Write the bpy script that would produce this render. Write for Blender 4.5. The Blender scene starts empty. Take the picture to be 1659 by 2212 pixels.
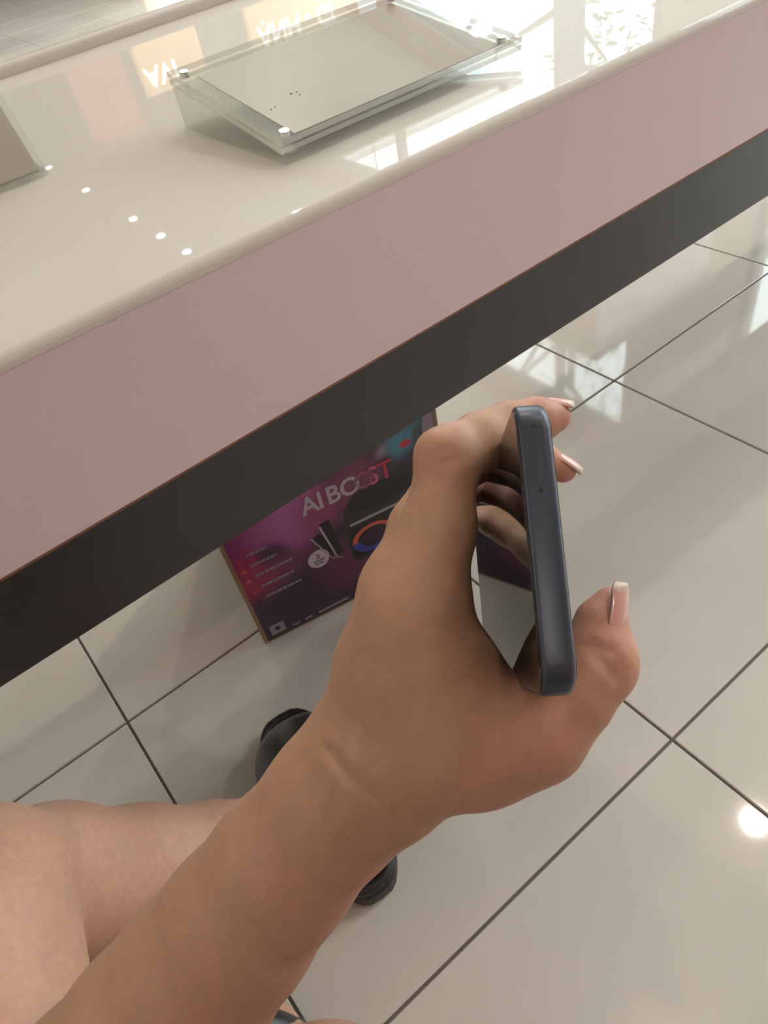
import bpy, bmesh, math, random
import numpy as np
from mathutils import Vector, Matrix

random.seed(7)
rng = np.random.default_rng(7)
scene = bpy.context.scene
COL = scene.collection

# ------------------------------------------------------------------ camera
W, H = 1659.0, 2212.0
F, CX, CY = 1584.48, W / 2, H / 2
CAM = np.array([.080555, -.699315, .851064])
FW = np.array([.34313367, .62178248, -.70402119]); FW /= np.linalg.norm(FW)
RT = np.array([.77574778, -.61020373, -.16083153]); RT -= FW * (RT @ FW); RT /= np.linalg.norm(RT)
DN = np.cross(FW, RT)
cam_data = bpy.data.cameras.new('camera')
cam_data.sensor_fit = 'HORIZONTAL'; cam_data.sensor_width = 36.0
cam_data.lens = F / W * 36.0
cam_data.clip_start = .01; cam_data.clip_end = 200
cam = bpy.data.objects.new('camera', cam_data); COL.objects.link(cam)
m = Matrix.Identity(4)
for i in range(3):
    m[i][0] = RT[i]; m[i][1] = -DN[i]; m[i][2] = -FW[i]; m[i][3] = CAM[i]
cam.matrix_world = m
scene.camera = cam

# ------------------------------------------------------------------ world, exposure, large lights
scene.view_settings.view_transform = 'Standard'
scene.view_settings.look = 'None'
scene.view_settings.gamma = 1
scene.view_settings.use_curve_mapping = False
scene.view_settings.exposure = 0.42
world = bpy.data.worlds.new('sky'); scene.world = world
world.use_nodes = True
bg = world.node_tree.nodes['Background']
bg.inputs['Color'].default_value = (.88, .97, 1.0, 1)
bg.inputs['Strength'].default_value = 4.8
cy = scene.cycles
cy.max_bounces = 6; cy.diffuse_bounces = 3; cy.glossy_bounces = 3; cy.transmission_bounces = 6; cy.transparent_max_bounces = 12
cy.caustics_reflective = False; cy.caustics_refractive = False
cy.use_adaptive_sampling = True; cy.adaptive_threshold = .03
cy.sample_clamp_indirect = 4.0; cy.use_light_tree = False
LAMP_W = 12.0        # one ceiling downlight
CEIL = 3.2
WX = 3.7             # plane of the glass shop front

def ray(u, v): return FW + RT * (u - CX) / F + DN * (v - CY) / F
def at(u, v, t): return CAM + ray(u, v) * t            # point at depth t along the view axis
def atz(u, v, z):
    d = ray(u, v); return CAM + d * (z - CAM[2]) / d[2]

# ------------------------------------------------------------------ materials
def new_mat(name):
    mt = bpy.data.materials.new(name); mt.use_nodes = True
    nt = mt.node_tree; b = nt.nodes['Principled BSDF']
    return mt, nt, b

def mat(name, col, rough=.5, metal=0., noise=0., nscale=20., bump=0., bscale=200., coat=0., coat_rough=.03,
        spec=.5, sss=0., emit=0., trans=0., ior=1.5, noise_col=None):
    mt, nt, b = new_mat(name)
    b.inputs['Base Color'].default_value = (*col, 1)
    b.inputs['Roughness'].default_value = rough
    b.inputs['Metallic'].default_value = metal
    b.inputs['Specular IOR Level'].default_value = spec
    b.inputs['IOR'].default_value = ior
    b.inputs['Coat Weight'].default_value = coat
    b.inputs['Coat Roughness'].default_value = coat_rough
    b.inputs['Transmission Weight'].default_value = trans
    if sss:
        b.inputs['Subsurface Weight'].default_value = sss
        b.inputs['Subsurface Radius'].default_value = (1., .35, .2)
        b.inputs['Subsurface Scale'].default_value = .004
    if emit:
        b.inputs['Emission Color'].default_value = (*col, 1)
        b.inputs['Emission Strength'].default_value = emit
    if noise or bump:
        tc = nt.nodes.new('ShaderNodeTexCoord')
    if noise:
        n = nt.nodes.new('ShaderNodeTexNoise'); n.inputs['Scale'].default_value = nscale
        n.inputs['Detail'].default_value = 4
        nt.links.new(tc.outputs['Object'], n.inputs['Vector'])
        r = nt.nodes.new('ShaderNodeMapRange')
        r.inputs[1].default_value = .3; r.inputs[2].default_value = .7
        nt.links.new(n.outputs['Fac'], r.inputs[0])
        mx = nt.nodes.new('ShaderNodeMix'); mx.data_type = 'RGBA'
        c2 = noise_col or tuple(c * (1 - noise) for c in col)
        mx.inputs[6].default_value = (*col, 1); mx.inputs[7].default_value = (*c2, 1)
        nt.links.new(r.outputs[0], mx.inputs[0])
        nt.links.new(mx.outputs[2], b.inputs['Base Color'])
    if bump:
        n2 = nt.nodes.new('ShaderNodeTexNoise'); n2.inputs['Scale'].default_value = bscale
        nt.links.new(tc.outputs['Object'], n2.inputs['Vector'])
        bp = nt.nodes.new('ShaderNodeBump'); bp.inputs['Strength'].default_value = bump
        bp.inputs['Distance'].default_value = .001
        nt.links.new(n2.outputs['Fac'], bp.inputs['Height'])
        nt.links.new(bp.outputs['Normal'], b.inputs['Normal'])
    return mt

def front_fresnel(nt, fr):       # reflect on the outer side of a solid only
    g = nt.nodes.new('ShaderNodeNewGeometry'); mm = nt.nodes.new('ShaderNodeMath'); mm.operation = 'MULTIPLY'
    iv = nt.nodes.new('ShaderNodeMath'); iv.operation = 'SUBTRACT'; iv.inputs[0].default_value = 1
    nt.links.new(g.outputs['Backfacing'], iv.inputs[1]); nt.links.new(fr.outputs[0], mm.inputs[0]); nt.links.new(iv.outputs[0], mm.inputs[1])
    return mm.outputs[0]

def pane_mat(name, tint=(.96, .99, .98)):
    mt, nt, b = new_mat(name)
    nt.nodes.remove(b)
    out = nt.nodes['Material Output']
    tr = nt.nodes.new('ShaderNodeBsdfTransparent'); tr.inputs[0].default_value = (*tint, 1)
    gl = nt.nodes.new('ShaderNodeBsdfGlossy'); gl.inputs['Roughness'].default_value = 0
    fr = nt.nodes.new('ShaderNodeFresnel'); fr.inputs[0].default_value = 1.25
    mx = nt.nodes.new('ShaderNodeMixShader')
    nt.links.new(front_fresnel(nt, fr), mx.inputs[0]); nt.links.new(tr.outputs[0], mx.inputs[1])
    nt.links.new(gl.outputs[0], mx.inputs[2]); nt.links.new(mx.outputs[0], out.inputs[0])
    return mt

M = {}
M['tile'] = mat('polished_cream_tile', (.74, .685, .625), .045, noise=.07, nscale=5, spec=.62)
M['grout'] = mat('brown_grout', (.20, .165, .13), .8)
M['wall'] = mat('painted_wall', (.72, .68, .62), .7, noise=.03, nscale=2)
M['wall_far'] = mat('grey_brown_wall', (.13, .11, .09), .7, noise=.05, nscale=2)
M['wall_pink'] = mat('pink_bounce_wall', (.66, .46, .44), .7, noise=.03, nscale=2)  # unseen wall made pink to throw a pink bounce onto the counter front
M['ceiling'] = mat('white_ceiling', (.82, .79, .74), .8)
M['counter'] = mat('white_solid_surface', (.60, .555, .505), .5, noise=.02, nscale=3, spec=.2, coat=.42, coat_rough=.015)
M['counter_front'] = mat('pink_lit_laminate_front', (.66, .525, .55), .35, noise=.04, nscale=4)  # white board; the pink of reflected light is put into its colour
M['brown_edge'] = mat('bare_board_edge', (.25, .11, .06), .7, noise=.3, nscale=60)
M['dark_steel'] = mat('charcoal_powder_coat', (.022, .0215, .0225), .36, noise=.1, nscale=8, bump=.05, bscale=900)
M['window_frame'] = mat('grey_window_frame', (.33, .33, .32), .4)
M['pane'] = pane_mat('window_glass')
def acrylic_mat(name, haze):
    mt, nt, b = new_mat(name); out = nt.nodes['Material Output']
    b.inputs['Base Color'].default_value = (.70, .67, .61, 1); b.inputs['Roughness'].default_value = .12
    tr = nt.nodes.new('ShaderNodeBsdfTransparent'); tr.inputs[0].default_value = (.955, .962, .95, 1)
    gl = nt.nodes.new('ShaderNodeBsdfGlossy'); gl.inputs['Roughness'].default_value = .01
    fr = nt.nodes.new('ShaderNodeFresnel'); fr.inputs[0].default_value = 1.49
    m1 = nt.nodes.new('ShaderNodeMixShader'); m1.inputs[0].default_value = haze
    nt.links.new(tr.outputs[0], m1.inputs[1]); nt.links.new(b.outputs[0], m1.inputs[2])
    m2 = nt.nodes.new('ShaderNodeMixShader')
    nt.links.new(front_fresnel(nt, fr), m2.inputs[0]); nt.links.new(m1.outputs[0], m2.inputs[1]); nt.links.new(gl.outputs[0], m2.inputs[2])
    nt.links.new(m2.outputs[0], out.inputs[0])
    return mt
M['acrylic'] = acrylic_mat('clear_acrylic', .05)
M['acrylic_edge'] = acrylic_mat('milky_acrylic', .16)
M['acrylic_rim'] = acrylic_mat('lit_acrylic_rim', .5)
M['acrylic_rim'].node_tree.nodes['Principled BSDF'].inputs['Base Color'].default_value = (.80, .80, .76, 1)  # pale rim colour stands in for window light refracted to the edges
M['insert'] = mat('grey_insert_sheet', (.53, .465, .40), .35, noise=.04, nscale=30)
M['chrome'] = mat('steel_magnet', (.62, .60, .58), .22, metal=1.)
M['speck'] = mat('dark_speck', (.08, .07, .06), .8)
M['cardboard'] = mat('brown_cardboard', (.30, .185, .11), .85, noise=.15, nscale=50, bump=.1, bscale=300)
M['phone_frame'] = mat('slate_metal_frame', (.038, .045, .066), .33, metal=.3, noise=.05, nscale=40, bump=.03, bscale=2500)
M['phone_back'] = mat('slate_phone_back', (.05, .055, .09), .3, coat=.4)
M['phone_glass'] = mat('black_screen_glass', (.012, .012, .014), .03, spec=.62, ior=1.55)
M['hole'] = mat('black_hole', (.006, .006, .006), .6)
M['rubber'] = mat('black_rubber', (.020, .018, .018), .48, bump=.15, bscale=600)
M['rubber_upper'] = mat('charcoal_slipper_upper', (.036, .033, .032), .36, noise=.25, nscale=30, bump=.1, bscale=500)
M['footbed'] = mat('tan_footbed', (.52, .42, .30), .7)
M['shirt'] = mat('grey_cotton_shirt', (.30, .29, .30), .9, noise=.1, nscale=40)
M['shorts'] = mat('dark_cotton_shorts', (.05, .05, .06), .9, noise=.1, nscale=40)
M['hair'] = mat('black_hair', (.015, .012, .010), .45, noise=.3, nscale=60)
M['nail'] = mat('pink_nail_bed', (.62, .33, .28), .28, coat=.5, coat_rough=.12)
M['nail_tip'] = mat('pale_nail_tip', (.52, .40, .32), .4)
M['trunk'] = mat('tree_bark', (.20, .17, .14), .9, noise=.3, nscale=15)
M['leaf'] = mat('tree_leaf', (.16, .24, .10), .6, noise=.4, nscale=3)
M['pavement'] = mat('concrete_pavement', (.50, .49, .46), .9, noise=.1, nscale=3)
M['facade'] = mat('pale_street_facade', (.55, .54, .50), .9, noise=.1, nscale=1.)
M['banner_red'] = mat('red_banner', (.62, .12, .10), .6, noise=.08, nscale=3)
M['banner_grey'] = mat('grey_board', (.20, .20, .20), .6)
M['sign_tan'] = mat('backlit_tan_sign', (1.0, .66, .34), .5, emit=.42)
M['sign_white'] = mat('backlit_white_lettering', (1.0, .97, .92), .5, emit=3.2)
M['lamp'] = mat('downlight_lens', (1., .95, .86), .5, emit=30.)
M['lamp_trim'] = mat('white_lamp_trim', (.8, .8, .8), .4)
M['cable'] = mat('steel_cable', (.4, .4, .4), .4, metal=1.)

for k in ('sign_tan', 'sign_white', 'lamp'): M[k].cycles.emission_sampling = 'NONE'

def skin_mat():
    mt, nt, b = new_mat('skin')
    tc = nt.nodes.new('ShaderNodeTexCoord')
    n = nt.nodes.new('ShaderNodeTexNoise'); n.inputs['Scale'].default_value = 22; n.inputs['Detail'].default_value = 3
    nt.links.new(tc.outputs['Object'], n.inputs['Vector'])
    n3 = nt.nodes.new('ShaderNodeTexNoise'); n3.inputs['Scale'].default_value = 160; n3.inputs['Detail'].default_value = 3
    nt.links.new(tc.outputs['Object'], n3.inputs['Vector'])
    r = nt.nodes.new('ShaderNodeMapRange'); r.inputs[1].default_value = .35; r.inputs[2].default_value = .68
    nt.links.new(n.outputs['Fac'], r.inputs[0])
    mx = nt.nodes.new('ShaderNodeMix'); mx.data_type = 'RGBA'
    mx.inputs[6].default_value = (.62, .355, .245, 1); mx.inputs[7].default_value = (.62, .33, .235, 1)
    nt.links.new(r.outputs[0], mx.inputs[0])
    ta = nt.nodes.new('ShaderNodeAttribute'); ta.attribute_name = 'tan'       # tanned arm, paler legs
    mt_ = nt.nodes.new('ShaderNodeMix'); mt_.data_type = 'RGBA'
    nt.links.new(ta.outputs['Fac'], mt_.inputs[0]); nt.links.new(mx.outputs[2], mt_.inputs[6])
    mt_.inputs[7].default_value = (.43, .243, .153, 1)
    at_ = nt.nodes.new('ShaderNodeAttribute'); at_.attribute_name = 'blush'
    m2 = nt.nodes.new('ShaderNodeMix'); m2.data_type = 'RGBA'
    nt.links.new(at_.outputs['Fac'], m2.inputs[0]); nt.links.new(mt_.outputs[2], m2.inputs[6])
    m2.inputs[7].default_value = (.50, .215, .16, 1)
    m3 = nt.nodes.new('ShaderNodeMix'); m3.data_type = 'RGBA'; m3.blend_type = 'MULTIPLY'
    r3 = nt.nodes.new('ShaderNodeMapRange'); r3.inputs[1].default_value = .3; r3.inputs[2].default_value = .7
    r3.inputs[3].default_value = .93; r3.inputs[4].default_value = 1.04
    nt.links.new(n3.outputs['Fac'], r3.inputs[0])
    m3.inputs[0].default_value = 1
    nt.links.new(m2.outputs[2], m3.inputs[6]); nt.links.new(r3.outputs[0], m3.inputs[7])
    nt.links.new(m3.outputs[2], b.inputs['Base Color'])
    b.inputs['Roughness'].default_value = .52
    b.inputs['Specular IOR Level'].default_value = .35
    v = nt.nodes.new('ShaderNodeTexVoronoi'); v.inputs['Scale'].default_value = 900
    nt.links.new(tc.outputs['Object'], v.inputs['Vector'])
    bp = nt.nodes.new('ShaderNodeBump'); bp.inputs['Strength'].default_value = .10; bp.inputs['Distance'].default_value = .0006
    nt.links.new(v.outputs['Distance'], bp.inputs['Height']); nt.links.new(bp.outputs['Normal'], b.inputs['Normal'])
    return mt
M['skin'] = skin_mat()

# ------------------------------------------------------------------ object helpers
def link(o, parent=None):
    COL.objects.link(o)
    if parent is not None: o.parent = parent
    return o

def mesh_obj(name, verts, faces, mats, parent=None, smooth=False, mat_idx=None):
    me = bpy.data.meshes.new(name)
    me.from_pydata([tuple(map(float, v)) for v in verts], [], [tuple(map(int, f)) for f in faces])
    for k in (mats if isinstance(mats, (list, tuple)) else [mats]): me.materials.append(M[k])
    if mat_idx is not None: me.polygons.foreach_set('material_index', mat_idx)
    me.polygons.foreach_set('use_smooth', [smooth] * len(me.polygons))
    me.update()
    return link(bpy.data.objects.new(name, me), parent)

def bm_obj(name, bm, mt, parent=None, smooth=False):
    me = bpy.data.meshes.new(name); bm.to_mesh(me); bm.free()
    me.materials.append(M[mt])
    me.polygons.foreach_set('use_smooth', [smooth] * len(me.polygons))
    return link(bpy.data.objects.new(name, me), parent)

def box_bm(lo, hi, bevel=0., seg=2, bm=None):
    nb = bmesh.new()
    r = bmesh.ops.create_cube(nb, size=1)
    for v in nb.verts:
        for i in range(3): v.co[i] = lo[i] + (v.co[i] + .5) * (hi[i] - lo[i])
    if bevel: bmesh.ops.bevel(nb, geom=nb.edges[:], offset=bevel, segments=seg, affect='EDGES', profile=.5)
    if bm is None: return nb
    me = bpy.data.meshes.new('t'); nb.to_mesh(me); bm.from_mesh(me); bpy.data.meshes.remove(me); nb.free()
    return bm

def cyl_bm(p0, p1, r0, r1=None, seg=16, bm=None, caps=True):
    if bm is None: bm = bmesh.new()
    r1 = r0 if r1 is None else r1
    p0, p1 = Vector(p0), Vector(p1); d = (p1 - p0)
    q = d.to_track_quat('Z', 'Y').to_matrix().to_4x4(); q.translation = (p0 + p1) / 2
    bmesh.ops.create_cone(bm, cap_ends=caps, segments=seg, radius1=r0, radius2=r1, depth=d.length, matrix=q)
    return bm

def empty(name, loc=(0, 0, 0)):
    o = bpy.data.objects.new(name, None); o.location = loc; o.empty_display_size = .05
    return link(o)

def tag(o, label=None, cat=None, group=None, kind=None):
    if label: o['label'] = label
    if cat: o['category'] = cat
    if group: o['group'] = group
    if kind: o['kind'] = kind
    return o

def keep(o, parent):       # parent an object built in world coordinates under a placed Empty
    o.parent = parent
    o.matrix_parent_inverse = Matrix.Translation(-parent.location)
    return o

# ------------------------------------------------------------------ setting: floor, walls, ceiling, windows
T = .5
floor = bm_obj('floor', box_bm((-3.6, -3.2, -.08), (WX + .1, 10.1, -.0035)), 'grout'); tag(floor, 'brown grout bed between cream floor tiles', kind='structure')
tile_bm = box_bm((.0018, .0018, -.012), (T - .0018, T - .0018, 0), .0009, 1)
me = bpy.data.meshes.new('tile'); tile_bm.to_mesh(me); tile_bm.free(); me.materials.append(M['tile'])
for i in range(-3, 8):
    for j in range(-4, 14):
        if i * T + T > WX + .1: continue
        o = bpy.data.objects.new('tile', me); o.location = (i * T, j * T, 0); link(o, floor)
# rest of the floor, beyond what the picture shows: tiles joined
bm = bmesh.new()
for i in range(-7, 8):
    for j in range(-6, 20):
        if -3 <= i < 8 and -4 <= j < 14: continue
        if i * T + T > WX + .1: continue
        box_bm((i * T + .0018, j * T + .0018, -.012), (i * T + T - .0018, j * T + T - .0018, 0), 0, 1, bm)
o = bm_obj('tile_field', bm, 'tile', floor); o['kind'] = 'stuff'

tag(bm_obj('ceiling', box_bm((-3.6, -3.2, CEIL), (WX + .2, 10.1, CEIL + .1)), 'ceiling'), kind='structure')
tag(bm_obj('wall_left', box_bm((-3.7, -3.2, 0), (-3.6, 10.1, CEIL)), 'wall'), kind='structure')
tag(bm_obj('wall_back', box_bm((-3.6, -3.3, 0), (WX, -3.2, CEIL)), 'wall_pink'), kind='structure')
tag(bm_obj('wall_far', box_bm((-3.6, 10.0, 0), (WX, 10.1, CEIL)), 'wall_far'), kind='structure')
# glass shop front: wall with two tall openings
wb = bmesh.new()
WT = 2.98
for y0, y1 in ((-3.2, -1.8), (1.24, 1.94), (5.7, 10.0)): box_bm((WX, y0, 0), (WX + .12, y1, CEIL), 0, 1, wb)
for y0, y1 in ((-1.8, 1.24), (1.94, 5.7)):
    box_bm((WX, y0, WT), (WX + .12, y1, CEIL), 0, 1, wb)
    box_bm((WX, y0, 0), (WX + .12, y1, .12), 0, 1, wb)
tag(bm_obj('wall_front', wb, 'wall'), kind='structure')
for n, (y0, y1, mull) in enumerate(((-1.8, 1.24, (-.3,)), (1.94, 5.7, (4.3,)))):
    fb = bmesh.new()
    for a, b in ((y0, y0 + .05), (y1 - .05, y1)): box_bm((WX + .02, a, .12), (WX + .09, b, WT), 0, 1, fb)
    for a, b in ((.12, .18), (WT - .05, WT)): box_bm((WX + .02, y0, a), (WX + .09, y1, b), 0, 1, fb)
    for y in mull: box_bm((WX + .02, y - .025, .12), (WX + .09, y + .025, WT), 0, 1, fb)
    w = bm_obj('window_%d' % (n + 1), fb, 'window_frame'); tag(w, kind='structure')
    ys = [y0] + list(mull) + [y1]
    for a, b in zip(ys[:-1], ys[1:]):
        bm_obj('pane', box_bm((WX + .05, a + .03, .18), (WX + .056, b - .03, WT - .05)), 'pane', w)
    pl = bpy.data.lights.new('window_portal', 'AREA'); pl.shape = 'RECTANGLE'
    pl.size = y1 - y0; pl.size_y = WT - .12; pl.cycles.is_portal = True
    po = bpy.data.objects.new('window_portal', pl); link(po)
    po.matrix_world = Matrix(((0, 0, 1, WX + .2), (1, 0, 0, (y0 + y1) / 2), (0, 1, 0, (WT + .12) / 2), (0, 0, 0, 1)))
pil = bm_obj('trim_1', box_bm((-.25, 4.0, 0), (.88, 4.5, CEIL), .01), 'wall'); tag(pil, kind='structure')

# ------------------------------------------------------------------ ceiling downlights
def downlight(x, y, label):
    e = empty('ceiling_downlight', (x, y, CEIL)); tag(e, label, 'ceiling light', 'recessed ceiling downlights')
    bm = cyl_bm((0, 0, -.012), (0, 0, -.0005), .062, .058, 24); bm_obj('trim_ring', bm, 'lamp_trim', e)
    bm = cyl_bm((0, 0, -.014), (0, 0, -.0121), .040, .040, 24); bm_obj('lens', bm, 'lamp', e)
    L = bpy.data.lights.new('downlight_beam', 'AREA'); L.shape = 'DISK'; L.size = .08
    L.energy = LAMP_W * (.25 if y > 4.5 else .55 if y < 0 else 1.1); L.color = (1., .90, .80); L.spread = math.radians(150)
    lo = bpy.data.objects.new('downlight_beam', L); lo.location = (0, 0, -.02); link(lo, e)
spots = [(2.0, -.30)] + [(2.15, y) for y in (-1.8, 1.2, 2.7, 4.2, 5.46, 6.0, 6.64, 7.93, 9.17)] + \
        [(-.6, y) for y in (-2.4, 5.4, 8.0)] + [(-2.6, y) for y in (-2.0, 0.6, 3.4)]  # these two rows are added fill lamps, set clear of visible reflections
for x, y in spots: downlight(x, y, 'small round white downlight recessed in the ceiling above the shop floor')

# ------------------------------------------------------------------ outside
tag(bm_obj('ground_outside', box_bm((WX + .13, -8, -.12), (30, 22, -.05)), 'pavement'), kind='structure')
def tree(x, y, h, label, seed, crown, nleaf, trunk_r=.09):
    r_ = random.Random(seed)
    e = empty('street_tree', (x, y, -.05)); tag(e, label, 'tree', 'street trees outside the shop window')
    bm = cyl_bm((0, 0, 0), (.05, 0, h), trunk_r, trunk_r * .55, 10)
    tips = []
    for k in range(9):
        z = h * (.35 + .07 * k); a = r_.uniform(0, 6.28); L = r_.uniform(.5, 1.1)
        p0 = Vector((.05 * z / h, 0, z)); p1 = p0 + Vector((math.cos(a) * L, math.sin(a) * L, r_.uniform(.2, .7)))
        cyl_bm(p0, p1, trunk_r * .38, trunk_r * .15, 6, bm); tips.append(p1)
        p2 = p1 + Vector((r_.uniform(-.4, .4), r_.uniform(-.4, .4), r_.uniform(.1, .4)))
        cyl_bm(p1, p2, trunk_r * .15, trunk_r * .06, 5, bm); tips.append(p2)
    bm_obj('trunk', bm, 'trunk', e)
    vs, fs = [], []
    for k in range(nleaf):
        c = crown(r_)
        a = Vector((r_.gauss(0, 1), r_.gauss(0, 1), r_.gauss(0, 1))).normalized()
        b = a.orthogonal().normalized(); s = r_.uniform(.05, .10); q = len(vs)
        c = Vector(c)
        vs += [c - a * s, c + b * s * .45, c + a * s, c - b * s * .45]; fs.append((q, q + 1, q + 2, q + 3))
    if nleaf: mesh_obj('foliage', vs, fs, 'leaf', e)['kind'] = 'stuff'
def blob(cx, cy, cz, rx, ry, rz):
    def f(r_):
        d = Vector((r_.gauss(0, 1), r_.gauss(0, 1), r_.gauss(0, 1))).normalized() * r_.random() ** .4
        return (cx + d.x * rx, cy + d.y * ry, cz + d.z * rz)
    return f
tree(5.2, 3.95, 6.0, 'bare tree with slim trunk just outside the large shop window', 3, blob(0, 0, 6.3, .9, .9, .5), 160, .085)
tree(8.4, 6.6, 7.6, 'tall leafy tree outside, behind the bare slim tree', 5, blob(0, -.55, 5.3, 1.0, 1.0, 3.3), 1700, .12)
tree(7.2, 3.3, 6.0, 'leafy tree outside, seen through the window nearest the blank wall strip', 9, blob(0, 0, 5.3, .6, .6, .75), 600, .10)
fb = bmesh.new(); box_bm((16, 3, -.1), (16.6, 20, 2.6), 0, 1, fb); 
tag(bm_obj('street_wall', fb, 'facade'), 'low pale wall across the street outside the window', 'wall')

# ------------------------------------------------------------------ signs seen as reflections in the counter
def text_mesh(name, s, size, mt, parent, mw, extrude=.002, shear=0, space=1.):
    cu = bpy.data.curves.new(name, 'FONT'); cu.body = s; cu.size = size; cu.extrude = extrude
    cu.shear = shear; cu.space_character = space; cu.resolution_u = 3; cu.offset = size * .022
    t = bpy.data.objects.new(name, cu); COL.objects.link(t)
    dg = bpy.context.evaluated_depsgraph_get()
    me = bpy.data.meshes.new_from_object(t.evaluated_get(dg))
    COL.objects.unlink(t); bpy.data.objects.remove(t)
    me.materials.clear(); me.materials.append(M[mt])
    me.transform(mw)
    return link(bpy.data.objects.new(name, me), parent)
def wall_mw(x, y, z):      # text standing upright, facing -Y
    return Matrix(((1, 0, 0, x), (0, 0, -1, y), (0, 1, 0, z), (0, 0, 0, 1)))
def hung_sign(name, x0, x1, y, z0, z1, mt, label, cat, text=None, tx=0, tz=0, size=.1, hang=True):
    e = empty(name, ((x0 + x1) / 2, y, z0)); tag(e, label, cat)
    b = bm_obj('panel', box_bm((x0, y, z0), (x1, y + .05, z1), .004, 1), mt); keep(b, e)
    if hang:
        for x in (x0 + .05, x1 - .05):
            c = bm_obj('cable', cyl_bm((x, y + .025, z1), (x, y + .025, CEIL), .003, seg=6), 'cable'); keep(c, e)
    if text:
        t = text_mesh('lettering', text, size, 'sign_white', None, wall_mw(tx, y - .003, tz)); keep(t, e)
hung_sign('lightbox_sign', 1.915, 2.36, 4.4, 1.435, 1.74, 'sign_tan', 'small hanging tan lightbox sign with white AVI lettering', 'sign', 'AVI', 1.935, 1.59, .15)
hung_sign('lightbox_sign', 2.73, 3.62, 4.4, 1.42, 1.74, 'sign_tan', 'wide hanging tan lightbox sign reading ẠNH - GI', 'sign', 'ẠNH - GI', 2.78, 1.59, .155)
hung_sign('floor_lightbox', 2.44, 3.0, 5.25, .005, .42, 'sign_tan', 'low tan lightbox on the floor reading GÓP', 'sign', 'GÓP', 2.49, .075, .125, hang=False)
hung_sign('red_banner', 1.53, 1.90, 4.6, 1.40, 1.95, 'banner_red', 'red hanging banner left of the tan lightbox signs', 'banner')
hung_sign('grey_board', 2.37, 2.72, 4.5, 1.30, 1.80, 'banner_grey', 'dark grey hanging board between the two tan signs', 'board')
e = empty('fascia_board', (WX - .03, 3.8, 2.99)); tag(e, 'red fascia board with grey stripe above the large shop window', 'fascia board')
for z0, z1, mt, nm in ((2.99, 3.06, 'banner_red', 'red_board'), (3.061, 3.095, 'banner_grey', 'grey_stripe'), (3.096, 3.195, 'banner_red', 'red_board')):
    keep(bm_obj(nm, box_bm((WX - .03, 1.96, z0), (WX - .001, 5.68, z1)), mt), e)
e = empty('rear_counter', (2.4, 1.3, 0)); tag(e, 'second white counter standing behind, towards the shop window', 'counter')
keep(bm_obj('countertop', box_bm((2.0, .85, .84), (2.75, 1.75, .88), .006, 2), 'counter'), e)
keep(bm_obj('cabinet', box_bm((2.03, .88, .08), (2.72, 1.72, .839), .002, 1), 'counter_front'), e)
keep(bm_obj('plinth', box_bm((2.06, .91, .001), (2.69, 1.69, .0799)), 'dark_steel'), e)

# ------------------------------------------------------------------ display counter
HT, FY, BY = .685, -.333, .262
X0, X1 = -1.5, 2.55
ctr = empty('display_counter', (0.1, 0, 0)); tag(ctr, 'long white counter with glossy top and charcoal lower band', 'counter')
def prof_extrude(name, prof, x0, x1, mt, parent, smooth=False):
    n = len(prof); vs = [(x0, y, z) for y, z in prof] + [(x1, y, z) for y, z in prof]
    fs = [(i, (i + 1) % n, n + (i + 1) % n, n + i) for i in range(n)] + [tuple(range(n))[::-1], tuple(range(n, 2 * n))]
    o = mesh_obj(name, vs, fs, mt, None, smooth); keep(o, parent); return o
r = .006; prof = [(FY, HT - .0075)]
for k in range(7):
    a = math.pi / 2 * k / 6; prof.append((FY + r - r * math.cos(a), HT - r + r * math.sin(a)))
prof += [(BY, HT), (BY, HT - .0075)]
o = prof_extrude('countertop', prof, X0, X1, 'counter', ctr)
o = bm_obj('front_panel', box_bm((X0, FY + .0004, .5715), (X1, FY + .02, HT - .0076)), 'counter_front'); keep(o, ctr)
o = bm_obj('back_panel', box_bm((X0, BY - .02, .5715), (X1, BY - .0004, HT - .0076)), 'counter_front'); keep(o, ctr)
o = bm_obj('board_edge', box_bm((X0, FY + .001, .5692), (X1, FY + .03, .5714)), 'brown_edge'); keep(o, ctr)
o = bm_obj('steel_band', box_bm((X0 + .002, FY + .0025, .4985), (X1 - .002, BY - .004, .5691), .001, 1), 'dark_steel'); keep(o, ctr)
# raised back lip
o = bm_obj('back_lip', box_bm((X0, BY + .0005, HT - .05), (X1, BY + .026, HT + .012), .005, 3), 'counter', smooth=False); keep(o, ctr)
for x in (X0 + .06, X1 - .12):
    for y in (FY + .06, BY - .12):
        o = bm_obj('leg', box_bm((x, y, .001), (x + .06, y + .06, .4984), .002, 1), 'dark_steel'); keep(o, ctr)

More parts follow.
